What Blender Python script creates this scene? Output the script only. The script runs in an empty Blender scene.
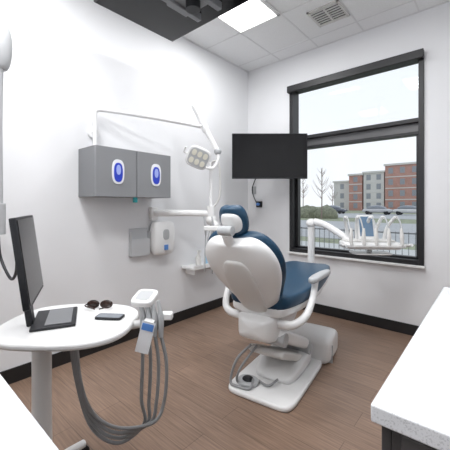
import bpy, bmesh, math, random
from mathutils import Vector, Matrix
random.seed(4)
scn = bpy.context.scene
try:
    scn.view_settings.view_transform = 'Standard'
    scn.view_settings.exposure = 0.0
except Exception:
    pass
COL = scn.collection

# ------------------------------------------------------------------ materials
def mat(name, col, rough=0.5, metal=0.0, noise=0.0, nscale=40.0, bump=0.0, emit=None, es=0.0, coat=0.0, spec=None):
    m = bpy.data.materials.new(name); m.use_nodes = True
    nt = m.node_tree; b = nt.nodes['Principled BSDF']
    b.inputs['Base Color'].default_value = (*col, 1)
    b.inputs['Roughness'].default_value = rough
    b.inputs['Metallic'].default_value = metal
    if spec is not None: b.inputs['Specular IOR Level'].default_value = spec
    if coat: b.inputs['Coat Weight'].default_value = coat
    tc = nt.nodes.new('ShaderNodeTexCoord')
    n = nt.nodes.new('ShaderNodeTexNoise'); n.inputs['Scale'].default_value = nscale
    n.inputs['Detail'].default_value = 3
    nt.links.new(tc.outputs['Object'], n.inputs['Vector'])
    if noise > 0:
        r = nt.nodes.new('ShaderNodeValToRGB')
        r.color_ramp.elements[0].position = .3; r.color_ramp.elements[1].position = .7
        r.color_ramp.elements[0].color = (*[c*(1-noise) for c in col], 1)
        r.color_ramp.elements[1].color = (*[min(1, c*(1+noise*.6)) for c in col], 1)
        nt.links.new(n.outputs['Fac'], r.inputs['Fac'])
        nt.links.new(r.outputs['Color'], b.inputs['Base Color'])
    if bump > 0:
        bp = nt.nodes.new('ShaderNodeBump'); bp.inputs['Strength'].default_value = bump
        bp.inputs['Distance'].default_value = .01
        nt.links.new(n.outputs['Fac'], bp.inputs['Height'])
        nt.links.new(bp.outputs['Normal'], b.inputs['Normal'])
    if emit:
        b.inputs['Emission Color'].default_value = (*emit, 1)
        b.inputs['Emission Strength'].default_value = es
    return m

M_wall = mat('wall_paint', (.80, .805, .82), .7, noise=.012, nscale=3, bump=.03)
M_ceil = mat('ceiling_tile', (.86, .865, .875), .9, noise=.05, nscale=160, bump=.12)
M_grid = mat('ceiling_grid_paint', (.74, .74, .75), .5)
M_base = mat('black_rubber_base', (.012, .012, .013), .45)
M_white = mat('white_plastic', (.80, .80, .795), .3, coat=.2)
M_rail = mat('white_enamel', (.86, .86, .86), .3, coat=.3)
M_offw = mat('warm_white_plastic', (.68, .67, .65), .35)
M_lgrey = mat('light_grey_plastic', (.44, .45, .46), .4)
M_grey = mat('cabinet_grey', (.235, .24, .25), .35, noise=.02, nscale=5)
M_greyside = mat('cabinet_grey_side', (.19, .195, .205), .4)
M_bin = mat('bin_grey', (.52, .53, .545), .4)
M_dark = mat('dark_plastic', (.016, .017, .020), .4, spec=.35)
M_black = mat('screen_black', (.006, .006, .007), .16, spec=.3)
M_tvunder = mat('tv_back_black', (.014, .014, .016), .35)
M_frame = mat('window_frame_black', (.014, .014, .016), .45)
M_blue = mat('blue_upholstery', (.010, .052, .105), .42, noise=.08, nscale=90, bump=.05)
M_bluel = mat('logo_blue', (.02, .05, .50), .4)
M_teal = mat('teal_plastic', (.03, .35, .38), .4)
M_hose = mat('grey_hose', (.27, .275, .28), .45)
M_brown = mat('tortoise_shell', (.035, .018, .014), .25, noise=.5, nscale=60)
M_steel = mat('brushed_steel', (.55, .55, .56), .28, metal=.9)
M_led = mat('led_lens', (.72, .70, .60), .12)
M_paper = mat('paper', (.78, .79, .81), .7)
M_labelblue = mat('label_blue', (.10, .25, .62), .5)
M_drk = mat('charcoal_laminate', (.050, .047, .047), .5, noise=.2, nscale=12)
M_screenblue = mat('touch_screen', (.10, .16, .24), .15, emit=(.1, .18, .28), es=.3)
M_light = mat('light_diffuser', (.95, .95, .95), .5, emit=(1, 1, 1), es=4)

def quartz():
    m = mat('white_quartz', (.74, .745, .755), .22)
    nt = m.node_tree; b = nt.nodes['Principled BSDF']; tc = nt.nodes.new('ShaderNodeTexCoord')
    v = nt.nodes.new('ShaderNodeTexNoise'); v.inputs['Scale'].default_value = 330; v.inputs['Detail'].default_value = 2
    nt.links.new(tc.outputs['Object'], v.inputs['Vector'])
    r = nt.nodes.new('ShaderNodeValToRGB')
    r.color_ramp.elements[0].position = .33; r.color_ramp.elements[0].color = (.50, .51, .53, 1)
    r.color_ramp.elements[1].position = .46; r.color_ramp.elements[1].color = (.68, .69, .71, 1)
    nt.links.new(v.outputs['Fac'], r.inputs['Fac']); nt.links.new(r.outputs['Color'], b.inputs['Base Color'])
    return m
M_quartz = quartz()

def floor_mat():
    m = bpy.data.materials.new('wood_plank_vinyl'); m.use_nodes = True
    nt = m.node_tree; b = nt.nodes['Principled BSDF']; b.inputs['Roughness'].default_value = .38
    tc = nt.nodes.new('ShaderNodeTexCoord')
    br = nt.nodes.new('ShaderNodeTexBrick')
    br.inputs['Scale'].default_value = 1; br.inputs['Brick Width'].default_value = 1.2
    br.inputs['Row Height'].default_value = .15; br.inputs['Mortar Size'].default_value = .0015
    br.inputs['Color1'].default_value = (.275, .185, .134, 1); br.inputs['Color2'].default_value = (.235, .156, .112, 1)
    br.inputs['Mortar'].default_value = (.13, .085, .062, 1)
    nt.links.new(tc.outputs['Object'], br.inputs['Vector'])
    mp = nt.nodes.new('ShaderNodeMapping'); mp.inputs['Scale'].default_value = (1.6, 34, 1)
    nt.links.new(tc.outputs['Object'], mp.inputs['Vector'])
    n = nt.nodes.new('ShaderNodeTexNoise'); n.inputs['Scale'].default_value = 3; n.inputs['Detail'].default_value = 7
    nt.links.new(mp.outputs['Vector'], n.inputs['Vector'])
    r = nt.nodes.new('ShaderNodeValToRGB')
    r.color_ramp.elements[0].position = .3; r.color_ramp.elements[0].color = (.70, .69, .68, 1)
    r.color_ramp.elements[1].position = .7; r.color_ramp.elements[1].color = (1.16, 1.15, 1.15, 1)
    nt.links.new(n.outputs['Fac'], r.inputs['Fac'])
    mx = nt.nodes.new('ShaderNodeMix'); mx.data_type = 'RGBA'; mx.blend_type = 'MULTIPLY'; mx.inputs[0].default_value = 1
    nt.links.new(br.outputs['Color'], mx.inputs[6]); nt.links.new(r.outputs['Color'], mx.inputs[7])
    nt.links.new(mx.outputs[2], b.inputs['Base Color'])
    return m
M_floor = floor_mat()

def glass_mat():
    m = bpy.data.materials.new('window_glass'); m.use_nodes = True
    nt = m.node_tree; nt.nodes.clear()
    o = nt.nodes.new('ShaderNodeOutputMaterial'); mix = nt.nodes.new('ShaderNodeMixShader')
    t = nt.nodes.new('ShaderNodeBsdfTransparent'); g = nt.nodes.new('ShaderNodeBsdfGlossy')
    g.inputs['Roughness'].default_value = .02; mix.inputs[0].default_value = .015
    nt.links.new(t.outputs[0], mix.inputs[1]); nt.links.new(g.outputs[0], mix.inputs[2])
    nt.links.new(mix.outputs[0], o.inputs[0])
    return m
M_glass = glass_mat()

# ------------------------------------------------------------------ helpers
def root(name, loc=(0, 0, 0), rz=0.0):
    e = bpy.data.objects.new(name, None); COL.objects.link(e)
    e.empty_display_size = .1
    e.location = loc; e.rotation_euler = (0, 0, math.radians(rz))
    return e

def RM(r):
    return Matrix.Translation(r.location) @ Matrix.Rotation(r.rotation_euler[2], 4, 'Z')

def finish(name, bm, m, parent=None, world=True, bevel=0.0, bseg=3, subsurf=0, smooth=True, ang=40):
    bmesh.ops.recalc_face_normals(bm, faces=bm.faces[:])
    me = bpy.data.meshes.new(name); bm.to_mesh(me); bm.free()
    o = bpy.data.objects.new(name, me); COL.objects.link(o)
    ms = m if isinstance(m, (list, tuple)) else [m]
    for k in ms: me.materials.append(k)
    if parent:
        o.parent = parent
        if world: o.matrix_parent_inverse = RM(parent).inverted()
    if bevel > 0:
        md = o.modifiers.new('bevel', 'BEVEL'); md.width = bevel; md.segments = bseg
        md.limit_method = 'ANGLE'; md.angle_limit = math.radians(35)
    if subsurf:
        md = o.modifiers.new('sub', 'SUBSURF'); md.levels = subsurf; md.render_levels = subsurf
    if smooth:
        for p in me.polygons: p.use_smooth = True
        if not subsurf:
            try: me.set_sharp_from_angle(angle=math.radians(ang))
            except Exception: pass
    return o

def add_box(bm, x, y, z, M=None):
    vs = [bm.verts.new((a, b, c)) for a in x for b in y for c in z]
    for f in [(0,1,3,2),(4,6,7,5),(0,4,5,1),(2,3,7,6),(0,2,6,4),(1,5,7,3)]:
        bm.faces.new([vs[i] for i in f])
    if M is not None:
        for v in vs: v.co = M @ v.co
    return vs

def box(name, x, y, z, m, parent=None, world=True, bevel=.004, M=None, smooth=True):
    bm = bmesh.new(); add_box(bm, x, y, z, M)
    return finish(name, bm, m, parent, world, bevel, smooth=smooth)

def boxes(name, lst, m, parent=None, world=True, bevel=.0):
    bm = bmesh.new()
    for b in lst:
        add_box(bm, b[0], b[1], b[2], b[3] if len(b) > 3 else None)
    return finish(name, bm, m, parent, world, bevel, smooth=bevel > 0)

def catmull(P, n=8):
    P = [Vector(p) for p in P]
    if len(P) < 3: return [P[0].lerp(P[-1], i/4) for i in range(5)]
    out = []
    Q = [P[0]*2-P[1]] + P + [P[-1]*2-P[-2]]
    for i in range(1, len(Q)-2):
        a, b, c, d = Q[i-1:i+3]
        for k in range(n):
            t = k/n
            out.append(.5*((2*b)+(c-a)*t+(2*a-5*b+4*c-d)*t*t+(3*b-a-3*c+d)*t**3))
    out.append(P[-1]); return out

def add_sweep(bm, pts, r, seg=12, smooth=True, flat=1.0):
    C = catmull(pts) if smooth else [Vector(p) for p in pts]
    N = len(C)
    rs = r if isinstance(r, (list, tuple)) else [r, r]
    def rad(i):
        t = i/(N-1)*(len(rs)-1); k = min(int(t), len(rs)-2); return rs[k]*(1-(t-k))+rs[k+1]*(t-k)
    T = []
    for i in range(N):
        d = C[min(i+1, N-1)]-C[max(i-1, 0)]
        T.append(d.normalized())
    up = Vector((0, 0, 1)) if abs(T[0].z) < .9 else Vector((0, 1, 0))
    nrm = T[0].cross(up).normalized()
    rings = []
    for i in range(N):
        if i: nrm = (nrm - T[i]*nrm.dot(T[i])).normalized()
        bn = T[i].cross(nrm)
        R = rad(i)
        rings.append([bm.verts.new(C[i]+nrm*math.cos(2*math.pi*k/seg)*R*flat+bn*math.sin(2*math.pi*k/seg)*R) for k in range(seg)])
    for i in range(N-1):
        for k in range(seg):
            bm.faces.new([rings[i][k], rings[i][(k+1) % seg], rings[i+1][(k+1) % seg], rings[i+1][k]])
    bm.faces.new(rings[0][::-1]); bm.faces.new(rings[-1])

def sweep(name, pts, r, m, parent=None, world=True, seg=12, smooth=True, flat=1.0, bevel=0):
    bm = bmesh.new(); add_sweep(bm, pts, r, seg, smooth, flat)
    return finish(name, bm, m, parent, world, bevel)

def sweeps(name, L, m, parent=None, world=True, seg=10):
    bm = bmesh.new()
    for pts, r in L: add_sweep(bm, pts, r, seg)
    return finish(name, bm, m, parent, world)

def cyl(name, p, q, r, m, parent=None, world=True, r2=None, seg=28, bevel=.003):
    bm = bmesh.new(); add_sweep(bm, [p, q], [r, r2 if r2 is not None else r], seg, smooth=False)
    return finish(name, bm, m, parent, world, bevel)

def ell(name, c, R, m, parent=None, world=True, M=None):
    bm = bmesh.new(); bmesh.ops.create_uvsphere(bm, u_segments=24, v_segments=14, radius=1)
    for v in bm.verts:
        p = Vector((v.co.x*R[0], v.co.y*R[1], v.co.z*R[2]))
        if M is not None: p = M @ p
        v.co = p+Vector(c)
    return finish(name, bm, m, parent, world, ang=180)

def sup(t, e):
    c, s = math.cos(t), math.sin(t)
    return (math.copysign(abs(c)**e, c), math.copysign(abs(s)**e, s))

def loft(name, rings, m, parent=None, world=True, sub=2):
    bm = bmesh.new()
    R = [[bm.verts.new(p) for p in r] for r in rings]
    n = len(R[0])
    for i in range(len(R)-1):
        for k in range(n):
            bm.faces.new([R[i][k], R[i][(k+1) % n], R[i+1][(k+1) % n], R[i+1][k]])
    bm.faces.new(R[0][::-1]); bm.faces.new(R[-1])
    return finish(name, bm, m, parent, world, subsurf=sub)

def slab(name, cx, cy, rx, ry, z0, z1, m, parent=None, world=True, e=.5, bevel=.008, n=64, M=None, rot=0):
    bm = bmesh.new(); cr, sr = math.cos(rot), math.sin(rot)
    lo, hi = [], []
    for k in range(n):
        a, b = sup(2*math.pi*k/n, e)
        x, y = a*rx, b*ry
        X, Y = cx+x*cr-y*sr, cy+x*sr+y*cr
        lo.append(bm.verts.new((X, Y, z0))); hi.append(bm.verts.new((X, Y, z1)))
    for k in range(n):
        bm.faces.new([lo[k], lo[(k+1) % n], hi[(k+1) % n], hi[k]])
    bm.faces.new(lo[::-1]); bm.faces.new(hi)
    if M is not None:
        for v in bm.verts: v.co = M @ v.co
    return finish(name, bm, m, parent, world, bevel)

# ------------------------------------------------------------------ room shell
XL, XR, YB, YF, H = -2.56, .62, 3.42, -1.5, 3.077
WX0, WX1, WZ0, WZ1 = -1.91, -.50, .68, 2.69
box('floor', (XL-.12, XR+.12), (YF-.12, YB+.15), (-.1, 0), M_floor, bevel=0, smooth=False)
box('ceiling', (XL-.12, XR+.12), (YF-.12, YB+.15), (H, H+.1), M_ceil, bevel=0, smooth=False)
box('wall_left', (XL-.12, XL), (YF, YB), (0, H), M_wall, bevel=0, smooth=False)
box('wall_right', (XR, XR+.12), (YF, YB), (0, H), M_wall, bevel=0, smooth=False)
box('wall_front', (XL-.12, XR+.12), (YF-.12, YF), (0, H), M_wall, bevel=0, smooth=False)
boxes('wall_back', [((XL-.12, WX0), (YB, YB+.15), (0, H)), ((WX1, XR+.12), (YB, YB+.15), (0, H)),
                    ((WX0, WX1), (YB, YB+.15), (0, WZ0)), ((WX0, WX1), (YB, YB+.15), (WZ1, H))], M_wall)
box('baseboard_left', (XL, XL+.012), (YF, YB), (0, .105), M_base, bevel=.003)
box('baseboard_back', (XL+.012, XR), (YB-.012, YB), (0, .105), M_base, bevel=.003)
box('baseboard_right', (XR-.012, XR), (YF, YB-.012), (0, .105), M_base, bevel=.003)
g = []
for x in [-2.04, -1.54, -1.04, -.54, -.04, .46]: g.append(((x-.007, x+.007), (YF, YB), (H-.003, H)))
for y in [3.19, 2.59, 1.99, 1.39, .79, .19, -.41, -1.01]: g.append(((XL, XR), (y-.007, y+.007), (H-.0035, H)))
g.append(((XL, XL+.02), (YF, YB), (H-.004, H))); g.append(((XL, XR), (YB-.02, YB), (H-.004, H)))
boxes('trim_ceiling_grid', g, M_grid)

def troffer(x0, x1, y0, y1, P):
    r = root('ceiling_light_panel', ((x0+x1)/2, (y0+y1)/2, H-.01))
    t = .02
    boxes('frame', [((x0, x0+t), (y0, y1), (H-.02, H-.004)), ((x1-t, x1), (y0, y1), (H-.02, H-.004)),
                    ((x0, x1), (y0, y0+t), (H-.02, H-.004)), ((x0, x1), (y1-t, y1), (H-.02, H-.004))], M_white, r)
    box('diffuser', (x0+t, x1-t), (y0+t, y1-t), (H-.012, H-.006), M_light, r, bevel=0)
    L = bpy.data.lights.new('lamp', 'AREA'); L.shape = 'RECTANGLE'; L.size = x1-x0-.06; L.size_y = y1-y0-.06
    L.energy = P; L.color = (.985, .99, 1)
    o = bpy.data.objects.new('lamp', L); COL.objects.link(o); o.parent = r
    o.location = (0, 0, -.012)
W = 19
troffer(-2.03, -1.55, 2.0, 2.58, W*.75)
troffer(-1.03, -.55, 1.40, 1.98, W)
troffer(-1.03, -.55, .20, .78, W*1.1)
troffer(-2.03, -1.55, .20, .78, W*.95)
troffer(-1.53, -1.05, -1.0, -.42, W*1.2)

r = root('ceiling_air_vent', (-1.2, 2.88, H))
vx, vy, vs = -1.2, 2.88, .15
v = [((vx-vs, vx-vs+.02), (vy-vs, vy+vs), (H-.014, H-.001)), ((vx+vs-.02, vx+vs), (vy-vs, vy+vs), (H-.014, H-.001)),
     ((vx-vs, vx+vs), (vy-vs, vy-vs+.02), (H-.014, H-.001)), ((vx-vs, vx+vs), (vy+vs-.02, vy+vs), (H-.014, H-.001))]
for i in range(7):
    yy = vy-vs+.035+i*.0385
    v.append(((vx-vs+.02, vx+vs-.02), (yy-.005, yy+.009), (H-.014, H-.006)))
v.append(((vx-.008, vx+.008), (vy-vs, vy+vs), (H-.015, H-.004)))
boxes('louvres', v, M_offw, r)
box('duct_opening', (vx-vs+.01, vx+vs-.01), (vy-vs+.01, vy+vs-.01), (H-.005, H-.001), M_dark, r, bevel=0)

# ------------------------------------------------------------------ window
r = root('window_1', ((WX0+WX1)/2, YB, WZ0))
f = .045
boxes('frame', [((WX0, WX0+f), (3.40, 3.56), (WZ0, WZ1)), ((WX1-f, WX1), (3.40, 3.56), (WZ0, WZ1)),
                ((WX0+f, WX1-f), (3.40, 3.56), (WZ0, WZ0+f)), ((WX0+f, WX1-f), (3.40, 3.56), (WZ1-f, WZ1)),
                ((WX0+f, WX1-f), (3.44, 3.56), (2.045, 2.085)), ((WX0+f, WX1-f), (3.46, 3.56), (1.93, 1.96)),
                ((WX0+f, WX0+f+.03), (3.48, 3.55), (WZ0+f, 1.93)), ((WX1-f-.03, WX1-f), (3.48, 3.55), (WZ0+f, 1.93)),
                ((WX0+f, WX1-f), (3.48, 3.55), (WZ0+f, WZ0+f+.02))], M_frame, r, bevel=.003)
box('transom_panel', (WX0+f, WX1-f), (3.49, 3.54), (1.96, 2.045), mat('transom_grey', (.13, .13, .135), .35), r, bevel=0)
box('shade_cassette', (WX0-.005, WX1+.005), (3.345, 3.40), (WZ1-.075, WZ1+.005), M_frame, r, bevel=.006)
box('glass', (WX0+f, WX1-f), (3.513, 3.517), (WZ0+f, WZ1-f), M_glass, r, bevel=0)
box('trim_window_sill', (WX0-.01, WX1+.01), (3.37, 3.42), (WZ0-.022, WZ0), M_white, bevel=.004)
P = bpy.data.lights.new('sky_portal', 'AREA'); P.shape = 'RECTANGLE'; P.size = WX1-WX0; P.size_y = WZ1-WZ0
try: P.cycles.is_portal = True
except Exception: pass
o = bpy.data.objects.new('sky_portal', P); COL.objects.link(o)
o.location = ((WX0+WX1)/2, 3.60, (WZ0+WZ1)/2); o.rotation_euler = (math.radians(-90), 0, 0)
if not getattr(P.cycles, 'is_portal', False):
    bpy.data.objects.remove(o)

# ------------------------------------------------------------------ outside
GZ = -.3
M_asph = mat('asphalt', (.46, .46, .47), .9, noise=.1, nscale=2)
M_grass = mat('winter_grass', (.30, .32, .22), .95, noise=.3, nscale=1.5)
M_brick = mat('brick_facade', (.46, .25, .21), .8, noise=.12, nscale=.8)
M_stone = mat('grey_facade', (.64, .63, .62), .8, noise=.05, nscale=.5)
M_wing = mat('facade_window', (.26, .28, .32), .3)
M_bark = mat('bark', (.28, .22, .20), .9, noise=.2)
M_bush = mat('shrub_leaves', (.24, .25, .18), .9, noise=.4, nscale=5)
box('ground', (-160, 100), (3.62, 260), (GZ-.1, GZ), M_grass, bevel=0)
box('street', (-160, 100), (14, 29), (GZ, GZ+.02), M_asph, bevel=0)
box('parking_lot', (-160, 100), (38, 58), (GZ, GZ+.03), M_asph, bevel=0)
box('sidewalk', (-60, 60), (10.2, 12.0), (GZ, GZ+.04), mat('concrete', (.58, .58, .57), .9, noise=.08), bevel=0)
def building(x0, x1, y, h, m, nfl):
    r = root('apartment_building', ((x0+x1)/2, y, GZ))
    boxes('facade', [((x0, x1), (y, y+14), (GZ, h))], m, r)
    boxes('parapet', [((x0-.3, x1+.3), (y-.3, y+14.3), (h, h+.5))], M_stone, r)
    n = max(1, int((x1-x0)/2.6)); wl = []; bl = []
    for i in range(n):
        xc = x0+(i+.5)*(x1-x0)/n
        for k in range(nfl):
            zc = GZ+(k+.55)*(h-GZ)/nfl
            wl.append(((xc-.55, xc+.55), (y-.08, y), (zc-.75, zc+.75)))
        if i % 3 == 2: bl.append(((xc+.7, xc+1.9), (y-.35, y), (GZ, h)))
    boxes('windows', wl, M_wing, r)
    if bl: boxes('pilasters', bl, M_stone, r)
    boxes('floor_bands', [((x0, x1), (y-.1, y), (GZ+k*(h-GZ)/nfl-.12, GZ+k*(h-GZ)/nfl+.12)) for k in range(1, nfl)], M_stone, r)
building(-22, -3, 90, 11.6, M_brick, 4)
building(-27.6, -22.4, 90.5, 10.0, M_stone, 4)
building(-31.6, -28.0, 90.5, 9.6, M_brick, 4)
building(-37, -32.0, 93, 8.0, M_stone, 3)
def car(x, y, c):
    z = GZ+.031
    r = root('parked_car', (x, y, z))
    m = mat('car_paint', c, .25, coat=.5)
    rings = []
    for yy, z0, z1, w in [(-2.2, .45, .7, .7), (-2.1, .3, .9, .85), (-1.2, .3, 1.0, .9), (1.4, .3, 1.0, .9), (2.1, .3, .85, .85), (2.2, .45, .65, .7)]:
        rings.append([Vector((x+yy, y+w*a, z+z0+(z1-z0)*(b+1)/2)) for a, b in [sup(2*math.pi*k/12+.26, .5) for k in range(12)]])
    loft('body', rings, m, r, sub=1)
    rings = []
    for yy, z1, w in [(-1.7, 1.02, .7), (-1.0, 1.5, .7), (.5, 1.52, .7), (1.3, 1.02, .7)]:
        rings.append([Vector((x+yy, y+w*a, z+.9+(z1-.9)*(b+1)/2)) for a, b in [sup(2*math.pi*k/12+.26, .5) for k in range(12)]])
    loft('cabin', rings, M_wing, r, sub=1)
    for a in (-1.35, 1.35):
        for b in (-.85, .7):
            cyl('wheel', (x+a, y+b, z+.34), (x+a, y+b+.2, z+.34), .33, M_dark, r, seg=20)
car(-14, 53, (.5, .5, .52)); car(-21.5, 54, (.10, .11, .14)); car(-9.6, 53, (.6, .6, .6)); car(-29, 53, (.7, .7, .7))
def tree(x, y, h):
    r = root('bare_tree', (x, y, GZ)); L = [([(x, y, GZ), (x+.05, y, GZ+h*.5), (x, y, GZ+h*.95)], [h*.014, h*.003])]
    for i in range(26):
        t = .35+.55*random.random(); a = random.random()*6.28; l = h*.26*(1.15-t)
        z = GZ+h*t
        L.append(([(x, y, z), (x+math.cos(a)*l*.6, y+math.sin(a)*l*.6, z+l*.6), (x+math.cos(a)*l, y+math.sin(a)*l, z+l*1.3)], [h*.005, h*.0012]))
    sweeps('branches', L, M_bark, r, seg=5)
tree(-14.7, 33.4, 6.0); tree(-32, 63, 8); tree(-25, 62, 6)
bm = bmesh.new()
for i in range(26):
    c = Vector((-31+i*.62+random.random(), 34.3+random.random()*1.2, GZ+.35)); s = .5+random.random()*.75
    b2 = bmesh.ops.create_icosphere(bm, subdivisions=2, radius=s)
    for vv in b2['verts']: vv.co = c+vv.co*(1+random.uniform(-.15, .15))
finish('shrub_hedge', bm, M_bush)
L = []
for i in range(60):
    x = -8+i*.14; L.append(((x-.006, x+.006), (8.5, 8.512), (GZ, GZ+.9)))
L += [((-8.1, .4), (8.49, 8.525), (GZ+.85, GZ+.88)), ((-8.1, .4), (8.49, 8.525), (GZ+.12, GZ+.15))]
boxes('metal_fence', L, mat('fence_metal', (.16, .16, .17), .5))

# ------------------------------------------------------------------ wall cabinet
r = root('wall_cabinet', (XL, 1.48, 1.5))
y0, y1, z0, z1, xf = 1.12, 1.84, 1.315, 1.705, -2.27
box('carcass', (XL+.001, xf-.018), (y0, y1), (z0, z1), M_greyside, r, bevel=.002)
for k, (a, b) in enumerate([(y0, 1.478), (1.482, y1)]):
    box('door_%d' % (k+1), (xf-.018, xf), (a+.001, b-.001), (z0, z1), M_grey, r, bevel=.003)
MX = Matrix(((0, 0, 1, 0), (1, 0, 0, 0), (0, 1, 0, 0), (0, 0, 0, 1)))
M_lil = mat('glove_lilac', (.35, .42, .80), .6)
for k, yc in enumerate((1.306, 1.672)):
    slab('oval_plate_%d' % k, yc, 1.515, .054, .098, xf, xf+.006, M_paper, r, e=.7, M=MX, bevel=.002)
    slab('oval_blue_%d' % k, yc, 1.510, .038, .076, xf+.006, xf+.009, M_bluel, r, e=.75, M=MX, bevel=.001)
    slab('glove_opening_%d' % k, yc, 1.530, .020, .040, xf+.009, xf+.012, M_lil, r, e=.9, M=MX, bevel=.001)
box('teal_tab', (xf-.05, xf-.02), (1.47, 1.50), (z0-.045, z0), M_teal, r, bevel=.003)

# ------------------------------------------------------------------ operatory light with wall arm
r = root('dental_operatory_light', (-2.5, 1.22, 1.8))
cyl('wall_mount', (XL+.001, 1.24, 1.86), (XL+.02, 1.24, 1.86), .05, M_rail, r)
sweep('arm_post', [(-2.54, 1.24, 1.86), (-2.505, 1.235, 1.87), (-2.50, 1.23, 1.92), (-2.50, 1.225, 1.99), (-2.495, 1.24, 2.035), (-2.46, 1.32, 2.045), (-2.3, 1.66, 2.03), (-2.12, 2.08, 2.0)],
      .018, M_rail, r)
sweep('arm_post_lower', [(-2.50, 1.23, 1.70), (-2.50, 1.23, 1.98)], .016, M_rail, r)
ell('arm_joint', (-2.10, 2.12, 1.985), (.035, .035, .05), M_rail, r)
sweep('spring_arm', [(-2.205, 2.061, 2.21), (-2.10, 2.118, 1.99), (-1.994, 2.175, 1.77)], [.021, .028, .024], M_rail, r)
ell('knuckle', (-1.99, 2.18, 1.76), (.036, .036, .036), M_lgrey, r)
sweep('yoke', [(-1.99, 2.18, 1.76), (-1.975, 2.17, 1.68), (-2.0, 2.13, 1.60), (-2.05, 2.08, 1.60)], .015, M_rail, r)
hc = Vector((-2.09, 2.02, 1.69)); nd = Vector((.62, -.62, -.30)).normalized()
hx = Vector((.75, .66, 0.0)).normalized(); hx = (hx-nd*hx.dot(nd)).normalized(); hy = nd.cross(hx)
MH = Matrix((( hx.x, hy.x, nd.x, hc.x), (hx.y, hy.y, nd.y, hc.y), (hx.z, hy.z, nd.z, hc.z), (0, 0, 0, 1))) @ Matrix.Rotation(math.radians(-25), 4, 'Z')
slab('head_shell', 0, 0, .110, .10, -.025, .012, M_white, r, e=.55, M=MH, bevel=.012)
slab('head_face', 0, 0, .094, .084, .012, .016, M_lgrey, r, e=.55, M=MH, bevel=.002)
k = 0
for a in (-.055, -.0, .055):
    for b in (-.038, .038):
        slab('led_%d' % k, a, b, .022, .028, .016, .020, M_led, r, e=.8, M=MH, bevel=.001, n=20); k += 1
sweep('grip_1', [MH @ Vector((-.10, 0, -.01)), MH @ Vector((-.14, 0, 0)), MH @ Vector((-.145, .05, .01))], .009, M_white, r)
sweep('grip_2', [MH @ Vector((.10, 0, -.01)), MH @ Vector((.13, -.01, 0)), MH @ Vector((.135, -.06, .01))], .009, M_white, r)

# ------------------------------------------------------------------ assistant arm
r = root('assistant_instrument_arm', (XL, 1.84, 1.17))
box('wall_bracket', (XL+.001, XL+.05), (1.80, 1.88), (1.10, 1.23), M_white, r, bevel=.01)
sweep('arm', [(-2.52, 1.84, 1.17), (-2.42, 1.93, 1.17), (-2.3, 2.07, 1.17), (-2.16, 2.22, 1.165)], [.034, .032, .030], M_white, r, flat=.8)
cyl('arm_hub', (-2.14, 2.245, 1.06), (-2.14, 2.245, 1.24), .042, M_white, r)
cyl('arm_post', (-2.14, 2.245, 1.23), (-2.14, 2.245, 1.60), .017, M_rail, r)
sweep('post_loop', [(-2.14, 2.245, 1.59), (-2.12, 2.25, 1.68), (-2.05, 2.26, 1.66), (-2.04, 2.27, 1.5), (-2.06, 2.28, 1.32), (-2.12, 2.25, 1.22)], .010, M_offw, r)
sweep('second_arm', [(-2.14, 2.245, 1.08), (-2.05, 2.2, 1.075), (-1.96, 2.12, 1.07), (-1.85, 2.02, 1.05)], [.032, .028, .028], M_white, r)
ell('elbow_cap', (-2.14, 2.245, 1.10), (.06, .06, .05), M_white, r)
slab('instrument_rail', -1.80, 1.97, .12, .04, 1.03, 1.07, M_white, r, e=.5, rot=math.radians(40))
Ls, Lh = [], []
for i in range(4):
    x, y = -1.88+i*.05, 1.905+i*.045
    Ls.append(([(x, y, .99), (x, y-.005, 1.08), (x-.01, y-.01, 1.15)], [.008, .011, .006]))
    Lh.append(([(x, y, .99), (x-.005, y, .85), (x-.07, y+.06, .66-.02*i), (x-.17, y+.16, .78), (-2.14, 2.245, 1.07)], .005))
sweeps('instruments', Ls, M_steel, r); sweeps('hoses', Lh, M_lgrey, r)

# ------------------------------------------------------------------ dispenser, file holder, shelf
r = root('soap_dispenser', (XL, 1.9, .9))
rings = []
for z, w, d in [(.755, .09, .07), (.775, .115, .10), (.85, .13, .125), (1.0, .13, .12), (1.07, .125, .10), (1.09, .10, .07)]:
    rings.append([Vector((XL+.062+d*.5*a, 1.92+w*b, z)) for a, b in [sup(2*math.pi*k/16+.2, .45) for k in range(16)]])
loft('housing', rings, M_white, r, sub=1)
box('back_plate', (XL+.001, XL+.02), (1.82, 2.02), (.78, 1.05), M_lgrey, r)
slab('level_window', 1.92, .96, .035, .05, XL+.120, XL+.127, M_lgrey, r, e=.6, M=MX, bevel=.002)
box('blue_label', (XL+.123, XL+.130), (1.895, 1.94), (.81, .86), M_labelblue, r, bevel=.001)
r = root('wall_file_holder', (XL, 1.66, .9))
boxes('tray', [((XL+.001, XL+.008), (1.58, 1.785), (.77, 1.03)), ((XL+.008, XL+.05), (1.58, 1.586), (.77, 1.0)),
               ((XL+.008, XL+.05), (1.779, 1.785), (.77, 1.0)), ((XL+.008, XL+.05), (1.58, 1.785), (.77, .776)),
               ((XL+.044, XL+.05), (1.586, 1.779), (.776, .93))], M_bin, r, bevel=.001)
r = root('wall_shelf', (XL, 2.46, .58))
box('board', (XL+.001, XL+.20), (2.22, 2.70), (.565, .59), M_white, r)
boxes('brackets', [((XL+.001, XL+.15), (2.28, 2.30), (.50, .565)), ((XL+.001, XL+.15), (2.62, 2.64), (.50, .565))], M_white, r, bevel=.002)
boxes('lip', [((XL+.19, XL+.20), (2.22, 2.70), (.59, .612))], M_white, r, bevel=.002)
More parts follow.
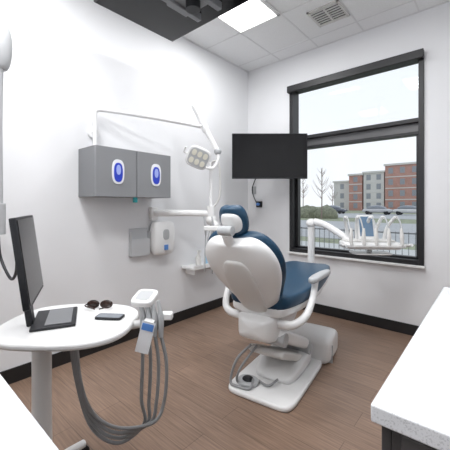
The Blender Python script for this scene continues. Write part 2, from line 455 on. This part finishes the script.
def bottle(x, y, z, s, m):
    r = root('spray_bottle', (x, y, z))
    bm = bmesh.new(); add_sweep(bm, [(x, y, z), (x, y, z+.01*s), (x, y, z+.09*s), (x, y, z+.12*s), (x, y, z+.15*s)], [.03*s, .034*s, .034*s, .014*s, .012*s], 16, smooth=False)
    finish('body', bm, m, r, bevel=.002)
    boxes('trigger', [((x-.012*s, x+.045*s), (y-.009, y+.009), (z+.15*s, z+.175*s)), ((x+.02*s, x+.028*s), (y-.006, y+.006), (z+.11*s, z+.15*s))], M_white, r, bevel=.003)
bottle(-2.46, 2.38, .591, .95, M_offw); bottle(-2.45, 2.50, .591, .75, mat('bottle_blue', (.3, .5, .65), .3))

# ------------------------------------------------------------------ wall TV on arm
tc = Vector((-1.945, 3.01, 1.808))
r = root('wall_television', tc, 41)
w2, h2 = .43, .258
box('bezel', (-w2, w2), (-.018, .018), (-h2, h2), M_dark, r, world=False, bevel=.005)
box('screen', (-w2+.010, w2-.010), (-.0205, -.0175), (-h2+.015, h2-.010), M_black, r, world=False, bevel=0)
box('back_housing', (-.25, .25), (.018, .05), (-.16, .14), M_dark, r, world=False, bevel=.01)
box('vesa_plate', (-.1, .1), (.05, .06), (-.1, .1), M_dark, r, world=False)
sweep('mount_arm', [Vector((-1.97, 3.05, 1.80)), Vector((-2.06, 3.2, 1.80)), Vector((-2.08, 3.40, 1.80))], .022, M_dark, r, smooth=False)
box('wall_plate', (-2.16, -2.0), (YB-.02, YB-.001), (1.70, 1.90), M_dark, r)
r = root('wall_switch_with_cable', (-2.3, YB, 1.4))
box('plate', (-2.49, -2.42), (YB-.012, YB-.001), (1.40, 1.50), M_lgrey, r)
sweep('cable', [(-2.38, 3.40, 1.68), (-2.45, 3.38, 1.50), (-2.455, 3.385, 1.42), (-2.42, 3.39, 1.32), (-2.37, 3.40, 1.25)], .006, M_dark, r)
ell('blue_gauge', (-2.36, 3.37, 1.26), (.028, .02, .02), M_labelblue, r)
box('gauge_body', (-2.40, -2.32), (3.385, YB-.001), (1.22, 1.30), M_dark, r)
r = root('wall_outlet', (-2.15, YB, .4))
box('plate', (-2.20, -2.13), (YB-.008, YB-.001), (.36, .47), M_white, r, bevel=.002)

# ------------------------------------------------------------------ ceiling tv
r = root('ceiling_television', (-1.48, 1.36, 2.66))
box('panel', (-2.10, -.88), (1.02, 1.72), (2.655, 2.69), M_tvunder, r, bevel=.008)
box('screen', (-2.085, -.895), (1.035, 1.705), (2.652, 2.656), M_black, r, bevel=0)
box('back_housing', (-1.9, -1.1), (1.15, 1.6), (2.69, 2.73), M_dark, r, bevel=.012)
cyl('ceiling_pole', (-1.48, 1.36, 2.72), (-1.48, 1.36, H-.01), .03, M_dark, r)
cyl('ceiling_flange', (-1.48, 1.36, H-.03), (-1.48, 1.36, H-.007), .09, M_dark, r)
boxes('under_bracket', [((-1.70, -1.36), (1.34, 1.52), (2.618, 2.652)), ((-1.66, -1.62), (1.25, 1.60), (2.60, 2.652)), ((-1.46, -1.42), (1.25, 1.60), (2.60, 2.652))],
      M_greyside, r, bevel=.005)
cyl('under_pivot', (-1.53, 1.43, 2.56), (-1.53, 1.43, 2.62), .05, M_dark, r)

# ------------------------------------------------------------------ counters
def counter(name, x, y):
    r = root(name, ((x[0]+x[1])/2, (y[0]+y[1])/2, 0))
    box('quartz_top', x, y, (.868, .90), M_quartz, r, bevel=.004)
    box('toe_kick', (x[0]+.06, x[1]-.02), (y[0]+.03, y[1]-.03), (0, .1), M_dark, r, bevel=0)
    box('body', (x[0]+.03, x[1]-.004), (y[0]+.02, y[1]-.02), (.1, .868), M_drk, r, bevel=.002)
    return r
r = counter('counter_cabinet', (-.166, XR-.001), (.58, 1.62))
for k in range(3):
    a = .605+k*.332
    box('drawer_front_%d' % k, (-.154, -.137), (a, a+.325), (.12, .855), M_drk, r, bevel=.002)
for k in range(7):
    a = -.12+k*.1
    box('end_slat_%d' % k, (a, a+.09), (.590, .602), (.1, .862), M_drk, r, bevel=.003)
counter('side_counter_cabinet', (-1.35, -.40), (-.5, .18))

# ------------------------------------------------------------------ x-ray arm on left wall
r = root('wall_mounted_xray_arm', (XL, .40, 1.6))
box('wall_plate', (XL+.001, XL+.05), (.30, .50), (.95, 1.35), M_white, r, bevel=.01)
sweep('horizontal_arm', [(-2.5, .40, 1.20), (-2.35, .47, 1.20), (-2.2, .505, 1.20)], .035, M_lgrey, r)
cyl('elbow', (-2.17, .49, 1.08), (-2.17, .49, 1.26), .038, M_lgrey, r)
sweep('folded_arm', [(-2.17, .49, 1.24), (-2.17, .49, 1.7), (-2.16, .49, 2.08)], [.026, .022, .026], M_lgrey, r)
rings = []
for z, q in [(2.03, .03), (2.05, .045), (2.12, .06), (2.22, .06), (2.29, .045), (2.31, .02)]:
    rings.append([Vector((-2.165+q*a, .50+q*b, z)) for a, b in [sup(2*math.pi*k/16, .8) for k in range(16)]])
loft('arm_head', rings, M_lgrey, r, sub=1)
sweep('cable', [(-2.17, .49, 1.10), (-2.16, .50, .95), (-2.05, .52, .84), (-1.95, .52, .88), (-1.85, .50, .98)], .008, M_dark, r)

# ------------------------------------------------------------------ dentist cart table
r = root('instrument_cart_table', (-1.40, .55, 0))
TX, TY, TZ = -1.385, .575, .75
slab('table_top', TX, TY, .275, .235, TZ-.028, TZ, M_white, r, e=.72, bevel=.010, rot=math.radians(41))
slab('under_tray', TX, TY, .17, .14, TZ-.06, TZ-.028, M_offw, r, e=.7, bevel=.01, rot=math.radians(41))
sweep('column', [(-1.475, .49, .06), (-1.475, .49, .4), (-1.475, .49, TZ-.03)], [.042, .038, .038], M_white, r, seg=24)
slab('base_hub', -1.475, .49, .10, .10, .05, .10, M_white, r, e=.9, bevel=.015)
for i in range(5):
    a = i*2*math.pi/5+.62
    e = (-1.475+.22*math.cos(a), .49+.22*math.sin(a))
    sweep('leg_%d' % i, [(-1.475, .49, .08), ((-1.475+e[0])/2, (.49+e[1])/2, .085), (e[0], e[1], .065)], [.028, .022, .018], M_white, r)
    cyl('caster_%d' % i, (e[0]-.012, e[1], .027), (e[0]+.012, e[1], .027), .027, M_dark, r, seg=18)
hp = Vector((-1.13, .80, .80))
sweep('holder_arm', [(-1.25, .70, TZ-.03), (-1.18, .76, TZ-.02), (-1.135, .80, TZ), (-1.13, .80, .80)], .017, M_white, r)
MHd = Matrix.Translation(hp+Vector((-.02, -.01, .045))) @ Matrix.Rotation(math.radians(41-12), 4, 'Z') @ Matrix.Rotation(math.radians(18), 4, 'X')
slab('control_head', 0, 0, .050, .052, -.014, .014, M_white, r, e=.5, bevel=.008, M=MHd)
slab('control_pad', 0, 0, .032, .034, .014, .016, M_lgrey, r, e=.4, bevel=.001, M=MHd)
Rv = Vector((.7542, .6566, 0))
hxs = [hp+Rv*(-.005+i*.026)+Vector((0, 0, -.02-.004*i)) for i in range(4)]
boxes('holder_bar', [((-.03, .10), (-.02, .02), (-.045, -.015), Matrix.Translation(hp) @ Matrix.Rotation(math.radians(41), 4, 'Z'))], M_white, r, bevel=.006)
Ls, Lh = [], []
for i, p in enumerate(hxs):
    q = p+Vector((.0, -.03, 0))
    Ls.append(([q+Vector((0, 0, -.08)), q, q+Vector((-.012, -.005, .06+.012*(i % 2)))], [.011, .013, .007]))
    s = i*.022
    Lh.append(([q+Vector((0, 0, -.07)), q+Rv*(.008*i)+Vector((0, 0, -.2)), q+Rv*(.006*i-.005)+Vector((0, 0, -.36)),
                (-1.150+.02*i, .785, .30+.01*i), (-1.235, .712, .215+s), (-1.325+.008*i, .635, .285+s), (-1.375+.016*i, .592, .49), (-1.40+.02*i, .575, TZ-.05)], .0075))
sweeps('handpieces', Ls, M_lgrey, r); sweeps('hoses', Lh, M_hose, r, seg=12)
MC = Matrix.Translation(hp+Vector((.0, -.085, -.0))+Rv*.075) @ Matrix.Rotation(math.radians(41), 4, 'Z') @ Matrix.Rotation(math.radians(14), 4, 'Y')
boxes('hanging_card', [((-.026, .030), (-.002, .002), (-.165, -.035), MC)], M_paper, r)
boxes('card_label', [((-.022, .026), (-.004, -.002), (-.070, -.042), MC)], M_labelblue, r)
boxes('card_hook', [((-.02, .02), (-.002, .07), (-.040, -.033), MC)], M_white, r)

# computer monitor on table
r = root('computer_monitor', (-1.45, .54, TZ))
a = Vector((-1.30, .364, 0)); b = Vector((-1.63, .520, 0)); dx = (b-a).normalized(); nx = Vector((-dx.y, dx.x, 0))
if nx.x < 0: nx = -nx
mc = (a+b)/2; wd = (b-a).length/2
up = (Vector((0, 0, 1))-nx*.13).normalized(); nn = dx.cross(up).normalized()
if nn.dot(nx) < 0: nn = -nn
MM = Matrix(((dx.x, nn.x, up.x, mc.x), (dx.y, nn.y, up.y, mc.y), (dx.z, nn.z, up.z, 1.03), (0, 0, 0, 1)))
box('bezel', (-wd, wd), (-.018, .006), (-.17, .175), M_dark, r, bevel=.004, M=MM)
box('screen', (-wd+.010, wd-.010), (.006, .008), (-.155, .165), M_black, r, bevel=0, M=MM)
box('neck', (-.03, .03), (-.045, -.02), (-.277, .03), M_dark, r, bevel=.005, M=MM)
MF = Matrix.Translation(Vector((-1.455, .515, TZ))) @ Matrix.Rotation(math.atan2(dx.y, dx.x), 4, 'Z')
box('foot', (-.12, .12), (-.105, .06), (0.001, .012), M_dark, r, bevel=.004, M=MF)
box('foot_deck', (-.10, .10), (-.088, .01), (.012, .016), M_greyside, r, bevel=.003, M=MF)

r = root('protective_glasses', (-1.45, .73, TZ))
L = []
gc = Vector((-1.445, .735, TZ+.019))
for s in (-1, 1):
    c = gc+Rv*(.032*s)
    pts = [c+Rv*(.027*math.cos(t))+Vector((-.15, .17, .9)).normalized()*(.016*math.sin(t)) for t in [i*math.pi/6 for i in range(13)]]
    L.append((pts, .004))
    e = gc+Rv*(.060*s)
    L.append(([e, e+Vector((.02, -.02, .0)), e-Rv*(.05*s)+Vector((.03, -.03, -.010))], .003))
sweeps('frame', L, M_brown, r, seg=8)
for s in (-1, 1):
    ell('lens', gc+Rv*(.032*s), (.024, .003, .014), M_brown, r, M=Matrix.Rotation(math.radians(41), 3, 'Z'))
r = root('tablet_device', (-1.28, .72, TZ))
slab('body', -1.285, .70, .060, .030, TZ+.001, TZ+.011, M_dark, r, e=.3, rot=math.radians(35), bevel=.002)
slab('screen', -1.285, .70, .054, .025, TZ+.011, TZ+.012, mat('tablet_grey', (.25, .27, .3), .2), r, e=.25, rot=math.radians(35), bevel=0)

# ------------------------------------------------------------------ dental chair
ch = root('dental_chair', (-1.22, 1.90, 0), 8)
def cp(*a, **k): return loft(*a, parent=ch, world=False, **k)
def sect(y, w, z0, z1, e=.35, n=20, cx=0):
    return [Vector((cx+w*a, y, (z0+z1)/2+(z1-z0)/2*b)) for a, b in [sup(2*math.pi*(k+.5)/n, e) for k in range(n)]]
slab('base_plate', .035, .06, .235, .37, 0, .035, M_white, ch, world=False, e=.25, bevel=.012)
cp('base_hump', [sect(-.08, .11, .03, .05, cx=.04), sect(-.04, .15, .03, .085, cx=.04), sect(.12, .165, .03, .13, cx=.04), sect(.34, .16, .03, .13, cx=.04), sect(.38, .14, .03, .1, cx=.04)], M_white, sub=1)
cp('pump_cover', [sect(.385, .16, 0.0, .16, cx=.13), sect(.40, .185, 0.0, .205, cx=.13), sect(.52, .19, 0.0, .21, cx=.13), sect(.72, .185, 0, .20, cx=.13), sect(.74, .15, 0, .15, cx=.13)], M_white, sub=1)
boxes('cover_groove', [((-.062, .322), (.46, .466), (.0, .14))], M_lgrey, ch, world=False)
def armlink(name, p, q, w, t, m):
    p, q = Vector(p), Vector(q); d = (q-p).normalized(); nrm = Vector((1, 0, 0)).cross(d)
    rg = []
    L = (q-p).length
    for s, k in [(-.03, .5), (0, .95), (.04, 1), (L-.04, 1), (L, .95), (L+.03, .5)]:
        c = p+d*s
        rg.append([c+Vector((w*a, 0, 0))+nrm*(t*k*b) for a, b in [sup(2*math.pi*(j+.5)/16, .35) for j in range(16)]])
    cp(name, rg, m, sub=1)
armlink('lift_arm_upper', (.03, -.16, .40), (.04, .30, .18), .145, .045, M_white)
armlink('lift_arm_lower', (.03, -.14, .26), (.04, .26, .08), .130, .03, M_offw)
cyl('lift_pivot_top', (-.12, -.15, .37), (.18, -.15, .37), .045, M_lgrey, ch, world=False)
cyl('lift_pivot_low', (-.115, .30, .14), (.195, .30, .14), .04, M_lgrey, ch, world=False)
cp('seat_support', [sect(-.30, .08, .40, .50), sect(-.26, .13, .36, .53), sect(-.1, .16, .34, .56), sect(.1, .15, .40, .57), sect(.35, .12, .48, .58), sect(.40, .08, .5, .57)], M_white, sub=1)
prof = [(-.235, .15, .61), (-.22, .20, .61), (-.12, .235, .61), (.05, .26, .61), (.25, .27, .62), (.42, .26, .635), (.60, .24, .64), (.80, .215, .64), (.89, .18, .635), (.92, .11, .63)]
def seat_ring(y, w, z, zt, zb):
    out = []
    for k in range(24):
        a, b = sup(2*math.pi*(k+.5)/24, .45)
        zz = z+(zt if b > 0 else zb)*abs(b)
        zz += .018*(a*a)*(1 if b > 0 else .4)
        out.append(Vector((w*a, y, zz)))
    return out
cp('seat_shell', [seat_ring(y, w*.97, z-.050, .02, -.04) for y, w, z in prof], M_white, sub=1)
cp('seat_cushion', [seat_ring(y*1.005, w*1.04, z+.010, .048, -.050) for y, w, z in prof], M_blue, sub=1)
bd = Vector((0, -.60, .80)); nb = Vector((0, -.80, -.60))
b0 = Vector((0, -.16, .58))
def back_ring(s, w, off, tb, tf, wrap, bow):
    c = b0+bd*s+nb*(off+bow)
    out = []
    for k in range(24):
        a, b = sup(2*math.pi*(k+.5)/24, .6)
        out.append(c+Vector((w*a, 0, 0))+nb*((tb if b > 0 else tf)*b - wrap*a*a))
    return out
bp = [(-.02, .10), (.0, .13), (.07, .155), (.18, .198), (.28, .238), (.38, .262), (.47, .255), (.54, .22), (.585, .165), (.60, .10)]
def bow(s): return .03*math.sin(max(0, min(1, s/.6))*math.pi)
cp('back_shell', [back_ring(s, w*.985, .030, .035, .03, .04, bow(s)) for s, w in bp], M_white, sub=2)
cp('back_cushion', [back_ring(s*1.01, w*1.03, -.012, .018, .032, .045, bow(s)) for s, w in bp], M_blue, sub=2)
cp('back_spine_cover', [back_ring(s, w, .063, .014, .02, .006, bow(s)) for s, w in [(.0, .06), (.03, .085), (.15, .10), (.3, .105), (.40, .10), (.47, .075), (.49, .04)]], M_offw, sub=2)
g0 = b0+bd*.48+nb*.05; g1 = b0+bd*.66+nb*.04
sweep('headrest_bar', [g0, g0.lerp(g1, .5), g1], .020, M_white, ch, world=False, flat=1.7)
g2 = b0+bd*.68+nb*.03
cyl('headrest_knob', g2+Vector((-.045, 0, 0)), g2+Vector((.045, 0, 0)), .028, M_lgrey, ch, world=False)
hd = Vector((0, -.38, .92)).normalized(); hn = Vector((0, -.92, -.38)).normalized()
h0 = b0+bd*.600+nb*-.025
def hr(s, w, tb, tf, off):
    c = h0+hd*s+hn*off
    return [c+Vector((w*a, 0, 0))+hn*((tb if b > 0 else tf)*b-.03*a*a) for a, b in [sup(2*math.pi*(k+.5)/20, .6) for k in range(20)]]
cp('headrest_pad', [hr(s, w, .02, .03, 0) for s, w in [(0, .06), (.015, .08), (.06, .095), (.12, .095), (.160, .078), (.178, .045)]], M_blue, sub=2)
cp('headrest_shell', [hr(s, w, .018, .01, .022) for s, w in [(.02, .04), (.035, .065), (.08, .075), (.12, .068), (.145, .045)]], M_white, sub=2)
for s in (-1, 1):
    n = 'left' if s < 0 else 'right'
    dy = 0 if s < 0 else .15
    sweep('armrest_post_'+n, [(s*.14, -.17, .48), (s*.235, -.17, .49), (s*.285, -.15+dy*.5, .53), (s*.295, -.11+dy, .62), (s*.295, -.05+dy, .72)], [.028, .027, .025, .022, .022], M_white, ch, world=False)
    rg = []
    for y, w, z in [(-.14, .02, .735), (-.12, .032, .74), (-.02, .038, .74), (.16, .036, .735), (.27, .028, .727), (.285, .015, .727)]:
        rg.append([Vector((s*.295+w*a, y+dy, z+.020*b)) for a, b in [sup(2*math.pi*(k+.5)/14, .6) for k in range(14)]])
    cp('armrest_pad_'+n, rg, M_offw if s < 0 else M_lgrey, sub=1)
slab('foot_control', -.08, -.19, .075, .065, .035, .06, M_lgrey, ch, world=False, e=.9, bevel=.008)
ell('foot_control_dome', (-.08, -.19, .062), (.04, .035, .018), M_dark, ch, world=False)
sweeps('base_hoses', [([(-.06, -.18, .30), (-.14, -.24, .2), (-.17, -.27, .06), (-.12, -.28, .045), (-.03, -.26, .045), (-.04, -.19, .07)], .009),
                      ([(-.02, -.17, .30), (-.1, -.26, .16), (-.13, -.24, .05), (-.05, -.15, .05), (.06, -.17, .05), (.10, -.10, .07)], .008)], M_hose, ch, world=False)

# ------------------------------------------------------------------ delivery unit
dr = root('dental_delivery_unit', (-.82, 2.84, .92), 36)
sweep('delivery_link_arm', [(-1.285, 2.22, .49), (-1.32, 2.5, .485), (-1.37, 2.79, .485), (-1.375, 2.88, .50)], [.03, .03, .03], M_white, ch)
sweep('delivery_post', [(-1.375, 2.88, .48), (-1.375, 2.88, .8), (-1.375, 2.88, 1.045)], [.036, .033, .033], M_white, ch, seg=20)
ell('post_cap', (-1.375, 2.88, 1.07), (.05, .05, .045), M_white, ch)
sweep('flex_arm', [(-1.335, 2.875, 1.085), (-1.22, 2.85, 1.06), (-1.05, 2.81, .98), (-.98, 2.80, .93)], [.036, .033, .032], M_white, dr, flat=.8)
slab('console', 0, 0, .235, .13, -.04, .015, M_white, dr, world=False, e=.4, bevel=.014)
slab('console_top', 0, .03, .21, .085, .015, .03, M_offw, dr, world=False, e=.4, bevel=.006)
boxes('front_rail', [((-.23, .23), (-.165, -.13), (-.02, .01))], M_white, dr, world=False, bevel=.01)
sweep('handle_left', [(-.23, -.08, -.01), (-.27, -.12, .0), (-.27, -.18, .01)], .012, M_white, dr, world=False)
sweep('handle_right', [(.23, -.08, -.01), (.265, -.12, .0), (.265, -.18, .01)], .012, M_white, dr, world=False)
Lw, Lp, Lh2 = [], [], []
for i in range(5):
    x = -.17+i*.085; fx = x*1.15
    Lw.append(([(x*.9, .08, .02), (x*1.02, .06, .13), (fx*1.05, .0, .215), (fx*1.05, -.05, .225)], [.017, .014, .012]))
    Lp.append(([(fx*1.02, -.16, .0), (fx*1.02, -.155, .07), (fx*1.0, -.15, .14)], [.013, .017, .010]))
    Lh2.append(([(fx*1.05, -.05, .225), (fx*1.05, -.10, .20), (fx*1.04, -.15, .12), (fx*1.02, -.16, .02)], .006))
sweeps('whip_arms', Lw, M_white, dr, world=False); sweeps('handpieces', Lp, M_offw, dr, world=False); sweeps('hoses', Lh2, M_lgrey, dr, world=False)
MT = Matrix.Translation((-.02, .02, .13)) @ Matrix.Rotation(math.radians(-15), 4, 'X')
box('touch_pad', (-.07, .07), (-.008, .008), (-.105, .115), M_white, dr, world=False, bevel=.006, M=MT)
box('touch_screen', (-.056, .056), (-.010, -.008), (-.075, .10), M_screenblue, dr, world=False, bevel=0, M=MT)
slab('tray', 0, -.02, .16, .1, -.085, -.075, M_white, dr, world=False, e=.4, bevel=.003)
cyl('tray_stem', (0, 0, -.08), (0, 0, -.03), .02, M_white, dr, world=False)

# ------------------------------------------------------------------ world + camera
w = bpy.data.worlds.new('overcast_sky'); scn.world = w; w.use_nodes = True
nt = w.node_tree; bg = nt.nodes['Background']
tcn = nt.nodes.new('ShaderNodeTexCoord'); sp = nt.nodes.new('ShaderNodeSeparateXYZ'); rp = nt.nodes.new('ShaderNodeValToRGB')
nt.links.new(tcn.outputs['Generated'], sp.inputs[0]); nt.links.new(sp.outputs['Z'], rp.inputs['Fac'])
rp.color_ramp.elements[0].color = (.84, .87, .90, 1); rp.color_ramp.elements[1].color = (.70, .80, .90, 1)
nt.links.new(rp.outputs['Color'], bg.inputs['Color']); bg.inputs['Strength'].default_value = 1.2

cam = bpy.data.cameras.new('camera'); co = bpy.data.objects.new('camera', cam); COL.objects.link(co)
co.location = (0, 0, 1.25); co.rotation_euler = (math.radians(90), 0, math.radians(41.05))
cam.sensor_width = 36; cam.lens = 24.8; cam.shift_y = -20/450; cam.clip_start = .02; cam.clip_end = 500
scn.camera = co
